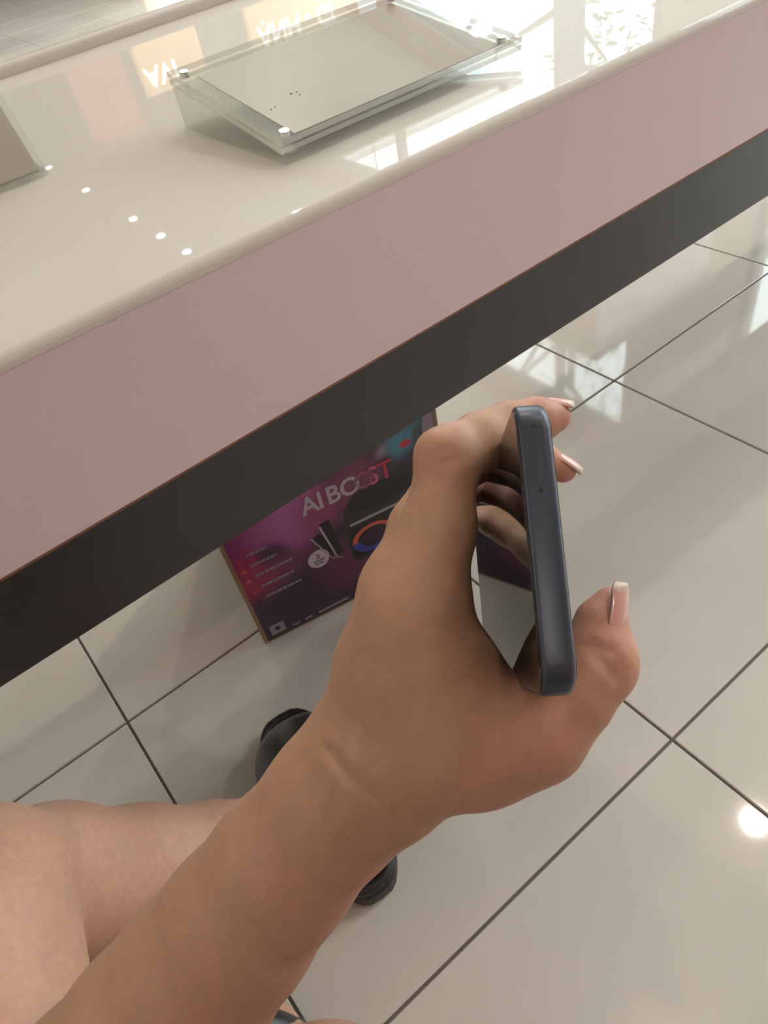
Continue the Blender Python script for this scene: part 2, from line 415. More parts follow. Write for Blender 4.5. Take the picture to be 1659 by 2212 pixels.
# ------------------------------------------------------------------ acrylic stand on the counter
def stand():
    x0, x1 = .3085, .5195; yf, yb = -.2645, -.1185
    zf, zb = HT + .0155, HT + .0385
    e = empty('acrylic_stand', (.41, -.19, HT)); tag(e, 'clear acrylic display plate on a wedge, sloping to the counter front', 'display stand')
    L = math.hypot(yb - yf, zb - zf); sy, sz = (yb - yf) / L, (zb - zf) / L; ny, nz = -sz, sy
    th = .0085
    def slab(name, mt, xa, xb, a0, a1, d0, d1, bev):
        bm = box_bm((xa, a0, d0), (xb, a1, d1), bev, 2)
        for v in bm.verts:
            a, d = v.co.y, v.co.z
            v.co.y = yf + sy * a + ny * d; v.co.z = zf + sz * a + nz * d
        o = bm_obj(name, bm, mt); keep(o, e)
        if mt.startswith('acrylic'):
            o.data.materials.append(M['acrylic_rim'])
            for p in o.data.polygons:
                if abs(p.normal.y * ny + p.normal.z * nz) < .5: p.material_index = 1
        return o
    cover = slab('cover_plate', 'acrylic', x0, x1, 0, L, -.0042, 0, .0006)
    slab('insert_sheet', 'insert', x0 + .017, x1 - .012, .010, L - .012, -.0050, -.0045, 0)
    slab('base_plate', 'acrylic', x0, x1, 0, L, -th - .0005, -.0053, .0006)
    # wedge body below the plates
    def under(y): return zf + (y - yf) / sy * sz - .0098 / sy * 1.0
    bm = bmesh.new(); xa, xb = x0 + .0005, x0 + .158
    pf = [(yf + .0012, HT + .0003), (yb - .0005, HT + .0003), (yb - .0005, under(yb - .0005)), (yf + .0012, under(yf + .0012))]
    vs = [bm.verts.new((xa, *p)) for p in pf] + [bm.verts.new((xb, *p)) for p in pf]
    for f in ((0, 1, 2, 3), (7, 6, 5, 4), (0, 4, 5, 1), (1, 5, 6, 2), (2, 6, 7, 3), (3, 7, 4, 0)): bm.faces.new([vs[i] for i in f])
    bmesh.ops.recalc_face_normals(bm, faces=bm.faces[:])
    o = bm_obj('wedge', bm, 'acrylic_edge'); keep(o, e)
    for xx, a in ((x0 + .009, .009), (x0 + .009, L - .010), (x1 - .011, .010), (x1 - .011, L - .012)):
        yy, zz = yf + sy * a, zf + sz * a
        bm = cyl_bm((xx, yy + ny * -.0035, zz + nz * -.0035), (xx, yy + ny * .0005, zz + nz * .0005), .0034, .0034, 18)
        o = bm_obj('magnet', bm, 'chrome', cover)
    for (u, v) in ((630, 207), (642, 203), (648, 206), (585, 236), (594, 231)):
        P = atz(u, v, HT + .022); a = (P[1] - yf) / sy; q = .0009 if u != 630 else .0016
        o = bm_obj('dust_speck', cyl_bm((P[0], yf + sy * a + ny * .0001, zf + sz * a + nz * .0001),
                   (P[0], yf + sy * a + ny * .0004, zf + sz * a + nz * .0004), q * .55, q * .5, 8), 'speck', cover)
stand()
# second, upright acrylic card holder cut by the left frame edge
def card_holder():
    p = np.array([.2040, -.101, HT])
    e = empty('card_holder', (p[0] - .05, p[1], HT)); tag(e, 'leaning clear acrylic card holder at the left edge of the counter', 'card holder')
    w, dep, hgt, th = .11, .05, .075, .003
    def quad(name, pts, n, mt='acrylic'):
        n = np.array(n, float); n /= np.linalg.norm(n)
        vs = [np.array(q) for q in pts] + [np.array(q) + n * th for q in pts]
        fs = [(3, 2, 1, 0), (4, 5, 6, 7), (0, 1, 5, 4), (1, 2, 6, 5), (2, 3, 7, 6), (3, 0, 4, 7)]
        o = mesh_obj(name, vs, fs, mt); keep(o, e)
    x1, x0 = p[0], p[0] - w; y = p[1]; z = HT + .0004
    quad('foot', [(x0, y, z), (x1, y, z), (x1, y + dep + .03, z), (x0, y + dep + .03, z)], (0, 0, 1))
    quad('face', [(x0, y, z + .0032), (x1, y, z + .0032), (x1, y + dep, z + hgt), (x0, y + dep, z + hgt)], (0, -hgt, dep))
    quad('card', [(x0 + .004, y + .0042, z + .0042), (x1 - .004, y + .0042, z + .0042), (x1 - .004, y + dep + .002, z + hgt - .002), (x0 + .004, y + dep + .002, z + hgt - .002)], (0, hgt, -dep), 'insert')
card_holder()

# ------------------------------------------------------------------ product carton under the counter
BA = np.array([.21, -.032, 0.]); BU = np.array([.9809, -.1943, 0.]); BN = np.array([-.1943, -.9809, 0.]); BW, BH, BD = .319, .40, .30
def carton_print():
    mt, nt, b = new_mat('carton_print')
    b.inputs['Roughness'].default_value = .28; b.inputs['Coat Weight'].default_value = .3; b.inputs['Coat Roughness'].default_value = .1
    tc = nt.nodes.new('ShaderNodeTexCoord'); N, Lk = nt.nodes, nt.links
    nz = N.new('ShaderNodeTexNoise'); nz.inputs['Scale'].default_value = 14; nz.inputs['Detail'].default_value = 3
    Lk.new(tc.outputs['Object'], nz.inputs['Vector'])
    add = N.new('ShaderNodeVectorMath'); add.operation = 'MULTIPLY_ADD'
    Lk.new(nz.outputs['Color'], add.inputs[0]); add.inputs[1].default_value = (.045, .0, .045)
    Lk.new(tc.outputs['Object'], add.inputs[2])
    cur = None
    base = (.030, .014, .036)
    # (s, z, radius, colour)
    spots = [(.055, .205, .12, (.25, .045, .16)), (.012, .145, .075, (.30, .020, .075)), (.10, .215, .075, (.40, .10, .34)),
             (.14, .20, .055, (.27, .04, .13)), (.19, .22, .06, (.20, .03, .10)), (.15, .085, .07, (.10, .020, .055)), (.062, .165, .030, (.055, .012, .055)),
             (.27, .29, .055, (.05, .24, .36)), (.235, .245, .016, (.22, .14, .22)), (.262, .243, .034, (.05, .24, .36)), (.25, .06, .08, (.05, .012, .04))]
    col = None
    for (s, z, r_, c) in spots:
        sub = N.new('ShaderNodeVectorMath'); sub.operation = 'DISTANCE'
        Lk.new(add.outputs[0], sub.inputs[0]); sub.inputs[1].default_value = (s + .022, 0.0, z + .022)
        sx = N.new('ShaderNodeMapRange'); sx.interpolation_type = 'SMOOTHSTEP'
        Lk.new(sub.outputs['Value'], sx.inputs[0]); sx.inputs[1].default_value = r_; sx.inputs[2].default_value = r_ * .15
        mx = N.new('ShaderNodeMix'); mx.data_type = 'RGBA'
        Lk.new(sx.outputs[0], mx.inputs[0])
        if col is None: mx.inputs[6].default_value = (*base, 1)
        else: Lk.new(col, mx.inputs[6])
        mx.inputs[7].default_value = (*c, 1); col = mx.outputs[2]
    Lk.new(col, b.inputs['Base Color'])
    return mt
M['print'] = carton_print()
for k, c, r_ in (('ink_white', (.44, .37, .44), .4), ('ink_pink', (.50, .12, .20), .4), ('ink_grey', (.24, .19, .26), .4), ('ink_black', (.012, .012, .014), .3),
                 ('ink_charcoal', (.028, .028, .032), .3), ('ink_silver', (.30, .28, .30), .3), ('ink_red', (.42, .035, .07), .4), ('ink_blue', (.035, .05, .30), .4), ('ink_orange', (.50, .10, .06), .4),
                 ('ink_plum', (.035, .012, .03), .4), ('ink_slate', (.07, .08, .12), .4), ('ink_mauve', (.30, .09, .17), .4)):
    M[k] = mat(k, c, r_)
def carton():
    e = empty('product_carton', tuple(BA)); tag(e, 'purple printed cardboard carton reading AI BOOST standing under the counter', 'box')
    ang = math.atan2(BU[1], BU[0]); e.rotation_euler = (0, 0, ang)       # local x = along face, -y = towards viewer, z up
    bm = box_bm((0, 0, .001), (BW, BD, BH), .002, 1); bm_obj('carton_body', bm, 'cardboard', e)
    bm_obj('tape', box_bm((0.001, BD / 2 - .025, BH), (BW - .001, BD / 2 + .025, BH + .0004)), 'ink_silver', e)
    face = []
    def plate(name, pts, mt, lev):
        n = len(pts); yb_, yt = -.0001 - .00012 * (lev - 1), -.0001 - .00012 * lev
        vs = [(p[0], yb_, p[1]) for p in pts] + [(p[0], yt, p[1]) for p in pts]
        fs = [tuple(range(n, 2 * n)), tuple(range(n))[::-1]] + [(i, (i + 1) % n, n + (i + 1) % n, n + i) for i in range(n)]
        o = mesh_obj(name, vs, fs, mt, face[0] if face else e); return o
    def ell(cx, cz, rx, rz, a0=0, a1=2 * math.pi, n=28): return [(cx + rx * math.cos(a0 + (a1 - a0) * k / n), cz + rz * math.sin(a0 + (a1 - a0) * k / n)) for k in range(n + (0 if abs(a1 - a0 - 2 * math.pi) < 1e-6 else 1))]
    pf_ = plate('printed_face', [(.0058, .0058), (BW - .006, .0058), (BW - .006, BH - .006), (.0058, BH - .006)], 'print', 1)
    face.append(pf_)
    # loudspeaker picture
    plate('speaker_picture', [(.160, .085), (.168, .076), (.30, .076), (.306, .085), (.300, .165), (.290, .188), (.265, .204), (.215, .206), (.185, .200), (.166, .180), (.159, .150)], 'ink_charcoal', 2)
    plate('speaker_top', ell(.222, .180, .052, .020), 'ink_black', 3)
    plate('speaker_bar', [(.168, .146), (.29, .146), (.29, .1505), (.168, .1505)], 'ink_silver', 3)
    plate('speaker_grille', [(.163, .083), (.30, .083), (.296, .143), (.164, .143)], 'ink_black', 3)
    def ring(name, cx, cz, r0, r1, rz, mt, lev, a0=0., a1=2 * math.pi, n=32):
        vs, fs = [], []
        for k in range(n + 1):
            a = a0 + (a1 - a0) * k / n
            for rr in (r0, r1): vs.append((cx + rr * math.cos(a), -.0001 - .00012 * lev, cz + rr * rz * math.sin(a)))
        for k in range(n): q = 2 * k; fs.append((q, q + 2, q + 3, q + 1))
        return mesh_obj(name, vs, fs, mt, pf_)
    ring('speaker_glow', .197, .110, .021, .033, .78, 'ink_blue', 5, math.pi * .98, math.pi * 2.02)
    ring('speaker_glow', .197, .110, .025, .033, .78, 'ink_orange', 5, 0, math.pi)
    ring('speaker_glow', .262, .110, .021, .033, .78, 'ink_blue', 5)
    plate('speaker_cone', ell(.197, .110, .0205, .016), 'ink_plum', 4)
    # microphones
    def bar(name, s0, z0, s1, z1, w0, w1, mt, lev):
        d = np.array([s1 - s0, z1 - z0]); d /= np.linalg.norm(d); n = np.array([-d[1], d[0]])
        a, b_ = np.array([s0, z0]), np.array([s1, z1])
        return plate(name, [tuple(a - n * w0), tuple(b_ - n * w1), tuple(b_ + n * w1), tuple(a + n * w0)], mt, lev)
    bar('microphone_picture', .1350, .176, .1430, .108, .0075, .0055, 'ink_black', 4)
    bar('microphone_picture', .1180, .158, .1330, .112, .0075, .0055, 'ink_black', 3)
    bar('microphone_gleam', .1275, .172, .1385, .106, .0016, .0010, 'ink_white', 5)
    bar('microphone_gleam', .1120, .158, .1300, .110, .0014, .0009, 'ink_silver', 5)
    bar('microphone_gleam', .130, .1085, .147, .099, .0008, .0006, 'ink_silver', 5)
    # badge
    plate('badge', [(.1295, .118)] + ell(.1135, .117, .0160, .0165, .55, 5.6, 24), 'ink_white', 4)
    text_mesh('badge_print', '2', .012, 'ink_slate', pf_, Matrix(((1, 0, 0, .110), (0, 0, -1, -.0008), (0, 1, 0, .1185), (0, 0, 0, 1))), .0001)
    plate('badge_line', [(.105, .1125), (.122, .1125), (.122, .1150), (.105, .1150)], 'ink_slate', 5)
    plate('badge_line', [(.106, .1075), (.119, .1075), (.119, .1098), (.106, .1098)], 'ink_slate', 5)
    # headline
    def headline(s, x, mt): text_mesh('headline_letter', s, .0415, mt, pf_, Matrix(((.86, 0, 0, x), (0, 0, -1, -.0007), (0, 1, 0, .2015), (0, 0, 0, 1))), .0001)
    x = .112
    for ch, wd, mt in (('A', .0275, 'ink_white'), ('I', .0155, 'ink_white'), ('B', .0235, 'ink_white'), ('O', .0245, 'ink_white'), ('O', .0235, 'ink_mauve'), ('S', .0195, 'ink_pink'), ('T', .02, 'ink_red')):
        headline(ch, x, mt); x += wd * .83
    # feature lines
    for z, s0, s1, ic in ((.181, .0255, .054, 'ink_red'), (.1608, .0255, .063, 'ink_orange'), (.1405, .0262, .080, 'ink_pink'), (.1175, .0285, .076, 'ink_red'), (.095, .0284, .081, 'ink_plum')):
        plate('feature_icon', ell(s0 - .0105, z - .005, .0038, .0040, n=14), ic, 3)
        k = s0; q = 0; r_ = random.Random(int(z * 1e4))
        while k < s1:
            wd = r_.uniform(.0035, .010); plate('feature_line', [(k, z - .0024), (min(k + wd, s1), z - .0024), (min(k + wd, s1), z + .0022), (k, z + .0022)], 'ink_grey', 3); k += wd + .0012
    plate('icon_label', [(.014, .0135), (.036, .0135), (.036, .0345), (.014, .0345)], 'ink_grey', 3)
    plate('icon_mark', [(.020, .024), (.025, .0185), (.030, .024), (.025, .0295)], 'ink_plum', 4)
    for a, b_ in ((.047, .058), (.066, .078), (.088, .137)):
        k = a; r_ = random.Random(int(a * 1e4))
        while k < b_:
            wd = r_.uniform(.002, .0045); plate('footer_line', [(k, .0118), (min(k + wd, b_), .0118), (min(k + wd, b_), .0160), (k, .0160)], 'ink_silver', 3); k += wd + .001
    # right-hand art
    plate('corner_panel', [(.292, .235), (.312, .215), (.312, .29), (.300, .29)], 'ink_grey', 3)
    plate('red_mark', ell(.268, .2425, .0085, .0060, n=20), 'ink_red', 4)
    bar('dark_stripe', .284, .255, .300, .205, .004, .005, 'ink_slate', 4)
carton()

# ------------------------------------------------------------------ smartphone
pa = RT * 82.5 + DN * 299 + FW * 1584.48; pa /= np.linalg.norm(pa)            # length axis, away from viewer
bimg = RT * .0695 + DN * .9976; pb = bimg - pa * (bimg @ pa); pb /= np.linalg.norm(pb)   # width axis, down
pc = np.cross(pb, pa); pc = pc if pc @ RT > 0 else -pc                          # thickness axis, screen -> back
PW, PL, PT = .0774, .161, .0087
PO = at(1182, 1169.5, .186)                                                   # centre of the near short edge
def phone():
    e = empty('smartphone', tuple(PO)); tag(e, 'slate grey smartphone seen edge-on, held in the left hand', 'phone')
    def P(a, b, c): return PO + pa * a + pb * b + pc * c
    def outline(inset, r, n=8):
        pts = []
        L0, L1, w = inset, PL - inset, PW / 2 - inset; r = max(r - inset, .0005)
        for (ca, cb, a0) in ((L1 - r, w - r, 0), (L0 + r, w - r, 90), (L0 + r, -w + r, 180), (L1 - r, -w + r, 270)):
            for k in range(n + 1):
                t = math.radians(a0 + 90 * k / n); pts.append((ca + r * math.cos(t), cb + r * math.sin(t)))
        return pts
    def shell(name, levels, mt, rad=.0088, smooth=True):
        vs, fs = [], []
        for k, (ins, c) in enumerate(levels):
            for a, b in outline(ins, rad): vs.append(P(a, b, c))
        n = len(vs) // len(levels)
        for k in range(len(levels) - 1):
            for i in range(n): fs.append((k * n + i, k * n + (i + 1) % n, (k + 1) * n + (i + 1) % n, (k + 1) * n + i))
        fs.append(tuple(range(n))[::-1]); fs.append(tuple(range((len(levels) - 1) * n, len(levels) * n)))
        o = mesh_obj(name, vs, fs, mt, None, smooth); keep(o, e)
        bm = bmesh.new(); bm.from_mesh(o.data); bmesh.ops.recalc_face_normals(bm, faces=bm.faces[:]); bm.to_mesh(o.data); bm.free()
        for p in o.data.polygons:
            if len(p.vertices) > 4: p.use_smooth = False
        if smooth: o.data.set_sharp_from_angle(angle=math.radians(50))
        else: o.data.polygons.foreach_set('use_smooth', [False] * len(o.data.polygons))
        return o
    h = PT / 2; lev = []
    lev.append((.0011, -h))
    for k in range(1, 5):
        t = math.pi / 2 * k / 4; lev.append((.0011 - .0011 * math.sin(t), -h + .0011 - .0011 * math.cos(t)))
    for k in range(0, 6):
        t = math.pi / 2 * k / 5; lev.append((.0026 - .0026 * math.cos(t), h - .0026 + .0026 * math.sin(t)))
    frame = shell('frame', lev, 'phone_frame')
    shell('screen', [(.0013, -h - .00005), (.0013, -h - .00025), (.0017, -h - .00045)], 'phone_glass', smooth=False)
    shell('back_cover', [(.0030, h + .0001), (.0030, h + .0003)], 'phone_back', smooth=False)
    for fr, r1, r2 in ((.105, .00055, .00055), (.328, .00085, .00055)):
        b = -PW / 2 + PW * fr; vs, fs = [], []
        for k in range(16):
            t = 2 * math.pi * k / 16
            vs.append(P(-.00008, b + r1 * math.cos(t), -.0003 + r2 * math.sin(t)))
        for k in range(16):
            t = 2 * math.pi * k / 16
            vs.append(P(.0004, b + r1 * math.cos(t), -.0003 + r2 * math.sin(t)))
        fs = [tuple(range(16))] + [(k, (k + 1) % 16, 16 + (k + 1) % 16, 16 + k) for k in range(16)]
        o = mesh_obj('microphone_hole', vs, fs, 'hole', frame)
phone()

# ------------------------------------------------------------------ organic modelling: distance field -> surface
class Field:
    def __init__(s, lo, hi, res):
        s.lo = np.array(lo, float); s.res = res
        s.n = np.ceil((np.array(hi) - s.lo) / res).astype(int) + 1
        s.F = np.full(s.n, 1., np.float32)
    def box(s, pts, m):
        pts = np.array(pts)
        a = np.clip(np.floor((pts.min(0) - m - s.lo) / s.res).astype(int), 0, s.n - 1)
        b = np.clip(np.ceil((pts.max(0) + m - s.lo) / s.res).astype(int) + 1, 1, s.n)
        sl = tuple(slice(int(x), int(y)) for x, y in zip(a, b))
        g = [(np.arange(a[i], b[i]) * s.res + s.lo[i]).astype(np.float32) for i in range(3)]
        return sl, g
    @staticmethod
    def seg(g, a, b, ra, rb, lin=False):
        a = np.asarray(a, np.float32); b = np.asarray(b, np.float32); ab = b - a; L2 = float(ab @ ab) + 1e-12
        x = g[0][:, None, None] - a[0]; y = g[1][None, :, None] - a[1]; z = g[2][None, None, :] - a[2]
        t = np.clip((x * ab[0] + y * ab[1] + z * ab[2]) / L2, 0, 1)
        d = np.sqrt((x - t * ab[0]) ** 2 + (y - t * ab[1]) ** 2 + (z - t * ab[2]) ** 2)
        if not lin: t = t * t * (3 - 2 * t)
        return d - (ra + (rb - ra) * t)
    @staticmethod
    def smin(a, b, k):
        h = np.maximum(k - np.abs(a - b), 0) / k
        return np.minimum(a, b) - h * h * k * .25
    def chain(s, joints, k=.004, lin=False):
        pts = [j[0] for j in joints]; rm = max(j[1] for j in joints)
        sl, g = s.box(pts, rm + .012)
        d = None
        for (a, ra), (b, rb) in zip(joints[:-1], joints[1:]):
            q = s.seg(g, a, b, ra, rb, lin); d = q if d is None else s.smin(d, q, k)
        return sl, d
    def add(s, joints, k=.008, kj=.004, lin=False):
        sl, d = s.chain(joints, kj, lin); s.F[sl] = s.smin(s.F[sl], d, k)
    def carve(s, pts, r, k):
        sl, d = s.chain([(p, r) for p in pts], k); s.F[sl] = -s.smin(-s.F[sl], d, k)
    def sample(s, P):
        q = (np.asarray(P) - s.lo) / s.res; i = np.floor(q).astype(int)
        if np.any(i < 0) or np.any(i >= s.n - 1): return 1.
        f = q - i; c = s.F[i[0]:i[0] + 2, i[1]:i[1] + 2, i[2]:i[2] + 2].astype(float)
        c = c[0] * (1 - f[0]) + c[1] * f[0]; c = c[0] * (1 - f[1]) + c[1] * f[1]; return c[0] * (1 - f[2]) + c[1] * f[2]
    def surf(s, u, v, t0=.12, t1=.5):
        t = t0
        while t < t1:
            if s.sample(at(u, v, t)) < 0: return t
            t += .0005
        return None
    def mesh(s, smooth=2):
        Fv = s.F; ins = Fv < 0
        n = s.n - 1
        cs = [ins[i:i + n[0], j:j + n[1], k:k + n[2]] for i in (0, 1) for j in (0, 1) for k in (0, 1)]
        cnt = sum(c.astype(np.uint8) for c in cs)
        act = (cnt > 0) & (cnt < 8)
        idx = np.argwhere(act); vid = np.full(act.shape, -1, np.int32); vid[act] = np.arange(len(idx))
        acc = np.zeros((len(idx), 3)); num = np.zeros(len(idx))
        corners = [(i, j, k) for i in (0, 1) for j in (0, 1) for k in (0, 1)]
        for a in corners:
            for ax in range(3):
                if a[ax]: continue
                b = list(a); b[ax] = 1
                fa = Fv[idx[:, 0] + a[0], idx[:, 1] + a[1], idx[:, 2] + a[2]].astype(float)
                fb = Fv[idx[:, 0] + b[0], idx[:, 1] + b[1], idx[:, 2] + b[2]].astype(float)
                c = (fa < 0) != (fb < 0); t = np.where(c, fa / np.where(c, fa - fb, 1), 0)
                p = np.tile(np.array(a, float), (len(idx), 1)); p[:, ax] = t
                acc[c] += p[c]; num[c] += 1
        V = (idx + acc / num[:, None]) * s.res + s.lo
        Q = []
        for ax in range(3):
            o1, o2 = [(1, 2), (2, 0), (0, 1)][ax]
            A = [slice(1, n[0]), slice(1, n[1]), slice(1, n[2])]; A[ax] = slice(0, n[ax])
            lo = ins[tuple(A)]; Bs = list(A); Bs[ax] = slice(1, n[ax] + 1); hi = ins[tuple(Bs)]
            e = np.argwhere(lo != hi)
            if not len(e): continue
            off = np.ones(3, int); off[ax] = 0; e = e + off
            flip = ins[e[:, 0], e[:, 1], e[:, 2]]
            d1 = np.zeros(3, int); d1[o1] = 1; d2 = np.zeros(3, int); d2[o2] = 1
            q = np.stack([vid[tuple((e - d1 - d2).T)], vid[tuple((e - d2).T)], vid[tuple(e.T)], vid[tuple((e - d1).T)]], 1)
            q[~flip] = q[~flip][:, ::-1]; Q.append(q)
        Q = np.concatenate(Q)
        for _ in range(smooth):
            for lam in (.5, -.48):
                S = np.zeros_like(V); c = np.zeros(len(V))
                for a, b in ((0, 1), (1, 2), (2, 3), (3, 0)):
                    np.add.at(S, Q[:, a], V[Q[:, b]]); np.add.at(c, Q[:, a], 1)
                    np.add.at(S, Q[:, b], V[Q[:, a]]); np.add.at(c, Q[:, b], 1)
                V = V + lam * (S / c[:, None] - V)
        return V, Q

def np_mesh(name, V, Q, mt, parent=None, attr=None):
    me = bpy.data.meshes.new(name)
    me.vertices.add(len(V)); me.vertices.foreach_set('co', V.astype(np.float32).ravel())
    me.loops.add(Q.size); me.loops.foreach_set('vertex_index', Q.astype(np.int32).ravel())
    me.polygons.add(len(Q)); me.polygons.foreach_set('loop_start', np.arange(0, Q.size, 4, dtype=np.int32))
    me.update(calc_edges=True); me.validate()
    me.polygons.foreach_set('use_smooth', [True] * len(me.polygons))
    me.materials.append(M[mt])
    if attr is not None:
        a = me.attributes.new('blush', 'FLOAT', 'POINT'); a.data.foreach_set('value', attr.astype(np.float32))
    return link(bpy.data.objects.new(name, me), parent)

def J(u, v, t, r): return (at(u, v, t), r)

# ---- left arm and hand ------------------------------------------------
arm_pts = [at(-140, 2760, .30), at(1400, 1240, .22), at(900, 840, .26), at(700, 1400, .36), at(1300, 1700, .2), at(500, 2300, .2), at(1290, 1010, .30), at(1290, 880, .27)]
arm_pts = np.array(arm_pts)
hand = Field(arm_pts.min(0) - .03, arm_pts.max(0) + .03, .0014)
# forearm and wrist
hand.add([J(-17, 2656, .292, .0424), J(82, 2544, .289, .0405), J(207, 2388, .285, .0374), J(331, 2230, .281, .0340), J(422, 2111, .277, .0313), J(515, 1993, .273, .0289),
          J(607, 1874, .268, .0266), J(731, 1728, .262, .0256), J(785, 1675, .259, .0240)], .01, .006, True)
hand.add([J(840, 1690, .252, .0165), J(880, 1620, .246, .017)], .012)
# metacarpals
hand.add([J(812, 1650, .254, .0215), J(850, 1480, .245, .0175), J(893, 1290, .236, .0128)], .012)      # index
hand.add([J(790, 1650, .266, .0205), J(818, 1450, .262, .0150), J(856, 1272, .258, .0112)], .012)      # middle
hand.add([J(775, 1640, .280, .0180), J(805, 1470, .282, .0140), J(848, 1330, .282, .0115)], .012)      # ring
hand.add([J(768, 1640, .292, .0150), J(806, 1500, .300, .0125), J(850, 1390, .304, .0108)], .012)      # little
# thumb side
hand.add([J(860, 1640, .248, .0200), J(1010, 1618, .236, .0160), J(1172, 1586, .224, .0122)], .012, .01)
hand.add([J(1172, 1586, .224, .0122), J(1240, 1508, .224, .0110), J(1288, 1436, .225, .0104), J(1293, 1390, .2265, .0083), J(1299, 1342, .228, .0067), J(1320, 1298, .2285, .0047)], .006, .005)
hand.add([J(1318, 1450, .223, .0062), J(1325, 1425, .223, .0062)], .006)                                # thumb knuckle
hand.add([J(900, 1345, .236, .0150), J(948, 1450, .236, .0165), J(1008, 1572, .233, .0158), J(1090, 1602, .229, .0125)], .014, .01)   # web muscle
hand.add([J(960, 1500, .245, .018), J(880, 1420, .255, .018)], .014)
base = hand.F.copy()
def finger(joints, k=.006, extra=()):
    sl, d = hand.chain(joints, .004)
    for ex in extra:
        g = hand.box([j[0] for j in joints], max(j[1] for j in joints) + .012)[1]
        d = hand.smin(d, hand.seg(g, ex[0], ex[2], ex[1], ex[3]), .005)
    hand.F[sl] = np.minimum(hand.F[sl], hand.smin(base[sl], d, k))
finger([J(898, 1290, .236, .0132), J(945, 1150, .236, .0119), J(967, 1000, .236, .0100), J(1035, 955, .242, .0093), J(1100, 926, .248, .0086), J(1158, 908, .2505, .0074), J(1198, 900, .252, .0056)],
       .012, [(at(945, 972, .232), .0062, at(975, 960, .234), .0062)])
finger([J(856, 1272, .258, .0112), J(902, 1140, .262, .0100), J(958, 1030, .268, .0088), J(1015, 998, .274, .0083), J(1080, 985, .281, .0079), J(1160, 993, .283, .0070), J(1216, 1013, .283, .0054)], .010)
finger([J(848, 1330, .282, .0110), J(892, 1190, .290, .0095), J(950, 1085, .298, .0086), J(1005, 1048, .306, .0080), J(1050, 1036, .311, .0075), J(1090, 1048, .314, .0062)], .010)
finger([J(850, 1390, .304, .0098), J(880, 1275, .322, .0085), J(915, 1195, .338, .0078), J(955, 1155, .348, .0070), J(985, 1130, .352, .0064), J(1005, 1118, .354, .0052)], .010)
# creases
def crease(pts, r=.0007, k=.0016, dd=0.0):
    P = []; dense = []
    for (u0, v0), (u1, v1) in zip(pts[:-1], pts[1:]):
        n = max(1, int(math.hypot(u1 - u0, v1 - v0) / 10))
        dense += [(u0 + (u1 - u0) * k / n, v0 + (v1 - v0) * k / n) for k in range(n)]
    for (u, v) in dense + [pts[-1]]:
        t = hand.surf(u, v)
        if t: P.append(at(u, v, t - .0002 + dd))
    if len(P) > 1: hand.carve(P, r, k)
crease([(698, 1612), (735, 1665), (790, 1712), (850, 1748), (880, 1757)], .0008, .0014)
crease([(716, 1612), (750, 1658), (805, 1700), (840, 1722)], .0005, .0012)
crease([(760, 1552), (800, 1590), (822, 1612)], .0004, .0010)
crease([(955, 962), (978, 975), (992, 992)], .0005, .0013)
crease([(930, 985), (948, 1000), (975, 1002)], .0005, .0013)
crease([(940, 968), (962, 985), (985, 1004)], .0004, .0011)
crease([(1285, 1412), (1312, 1438), (1340, 1472)], .0007, .0020)
crease([(1310, 1400), (1335, 1425), (1352, 1448)], .0004, .0013)
crease([(1260, 1400), (1290, 1395), (1325, 1408)], .0004, .0014)
hV, hQ = hand.mesh(3)
# blush: redder skin at finger tips, thumb and knuckles, under side of the forearm
bl = np.zeros(len(hV))
for (u, v, t, r_, a) in ((1330, 1300, .228, .030, .75), (1215, 895, .252, .022, .7), (1222, 1010, .283, .022, .8), (1325, 1450, .222, .018, .35), (1050, 1060, .30, .03, .8),
                         (955, 985, .228, .014, .35), (1100, 1640, .225, .035, .45), (760, 1900, .262, .040, .55), (600, 2150, .27, .045, .6), (900, 1300, .226, .022, .15), (1180, 1600, .215, .03, .5)):
    d = np.linalg.norm(hV - at(u, v, t), axis=1); bl = np.maximum(bl, a * np.exp(-(d / r_) ** 2))

# ---- legs, torso, head --------------------------------------------------
body = Field((-.55, -1.15, -.01), (.52, -.10, 1.12), .0045)
ank = np.array([.124, -.330, .082])
body.add([J(0, 1920, .49, .0485), J(120, 1916, .545, .0530), J(300, 1905, .62, .0555), J(450, 1862, .685, .0470), J(570, 1818, .735, .0385), (ank, .0335)], .02, .03)   # left shin and calf
toeL, heelL = atz(622, 1580, .03), atz(790, 1915, .03)
fd = (toeL - heelL); fd[2] = 0; fL = np.linalg.norm(fd); fd /= fL
hl = heelL * 1.; 
body.add([(ank, .033), (np.array([*(hl[:2] + fd[:2] * .035), .058]), .030), (np.array([*(hl[:2] + fd[:2] * .045), .052]), .028)], .02, .02)
body.add([(ank - np.array([0, 0, .01]), .032), (np.array([*(hl[:2] + fd[:2] * .13), .062]), .028), (np.array([*(hl[:2] + fd[:2] * .17), .048]), .022), (np.array([*(hl[:2] + fd[:2] * .195), .042]), .016)], .02, .02)
legL = body.F.copy()
hipL, hipR = np.array([-.20, -.76, .29]), np.array([.02, -.82, .29])
th = Field((-.55, -1.15, -.01), (.52, -.10, 1.12), .0045)
th.add([J(-20, 1905, .478, .0475), J(-70, 2010, .452, .0560), J(-105, 2212, .425, .0680), (hipL, .085)], .02, .03)
body.F = np.minimum(body.F, np.minimum(th.F, Field.smin(body.F, th.F, .010)))
# right leg, folded under
body.add([J(548, 2318, .67, .040), J(720, 2392, .60, .052), J(900, 2476, .53, .055), J(1010, 2560, .48, .058)], .02, .03)
body.add([J(1010, 2560, .48, .058), (hipR, .085)], .02, .03)
ft = atz(585, 2262, .035)
body.add([J(548, 2318, .67, .038), (np.array([ft[0], ft[1], .055]), .030), (np.array([ft[0] - .02, ft[1] + .045, .046]), .022)], .02, .02)
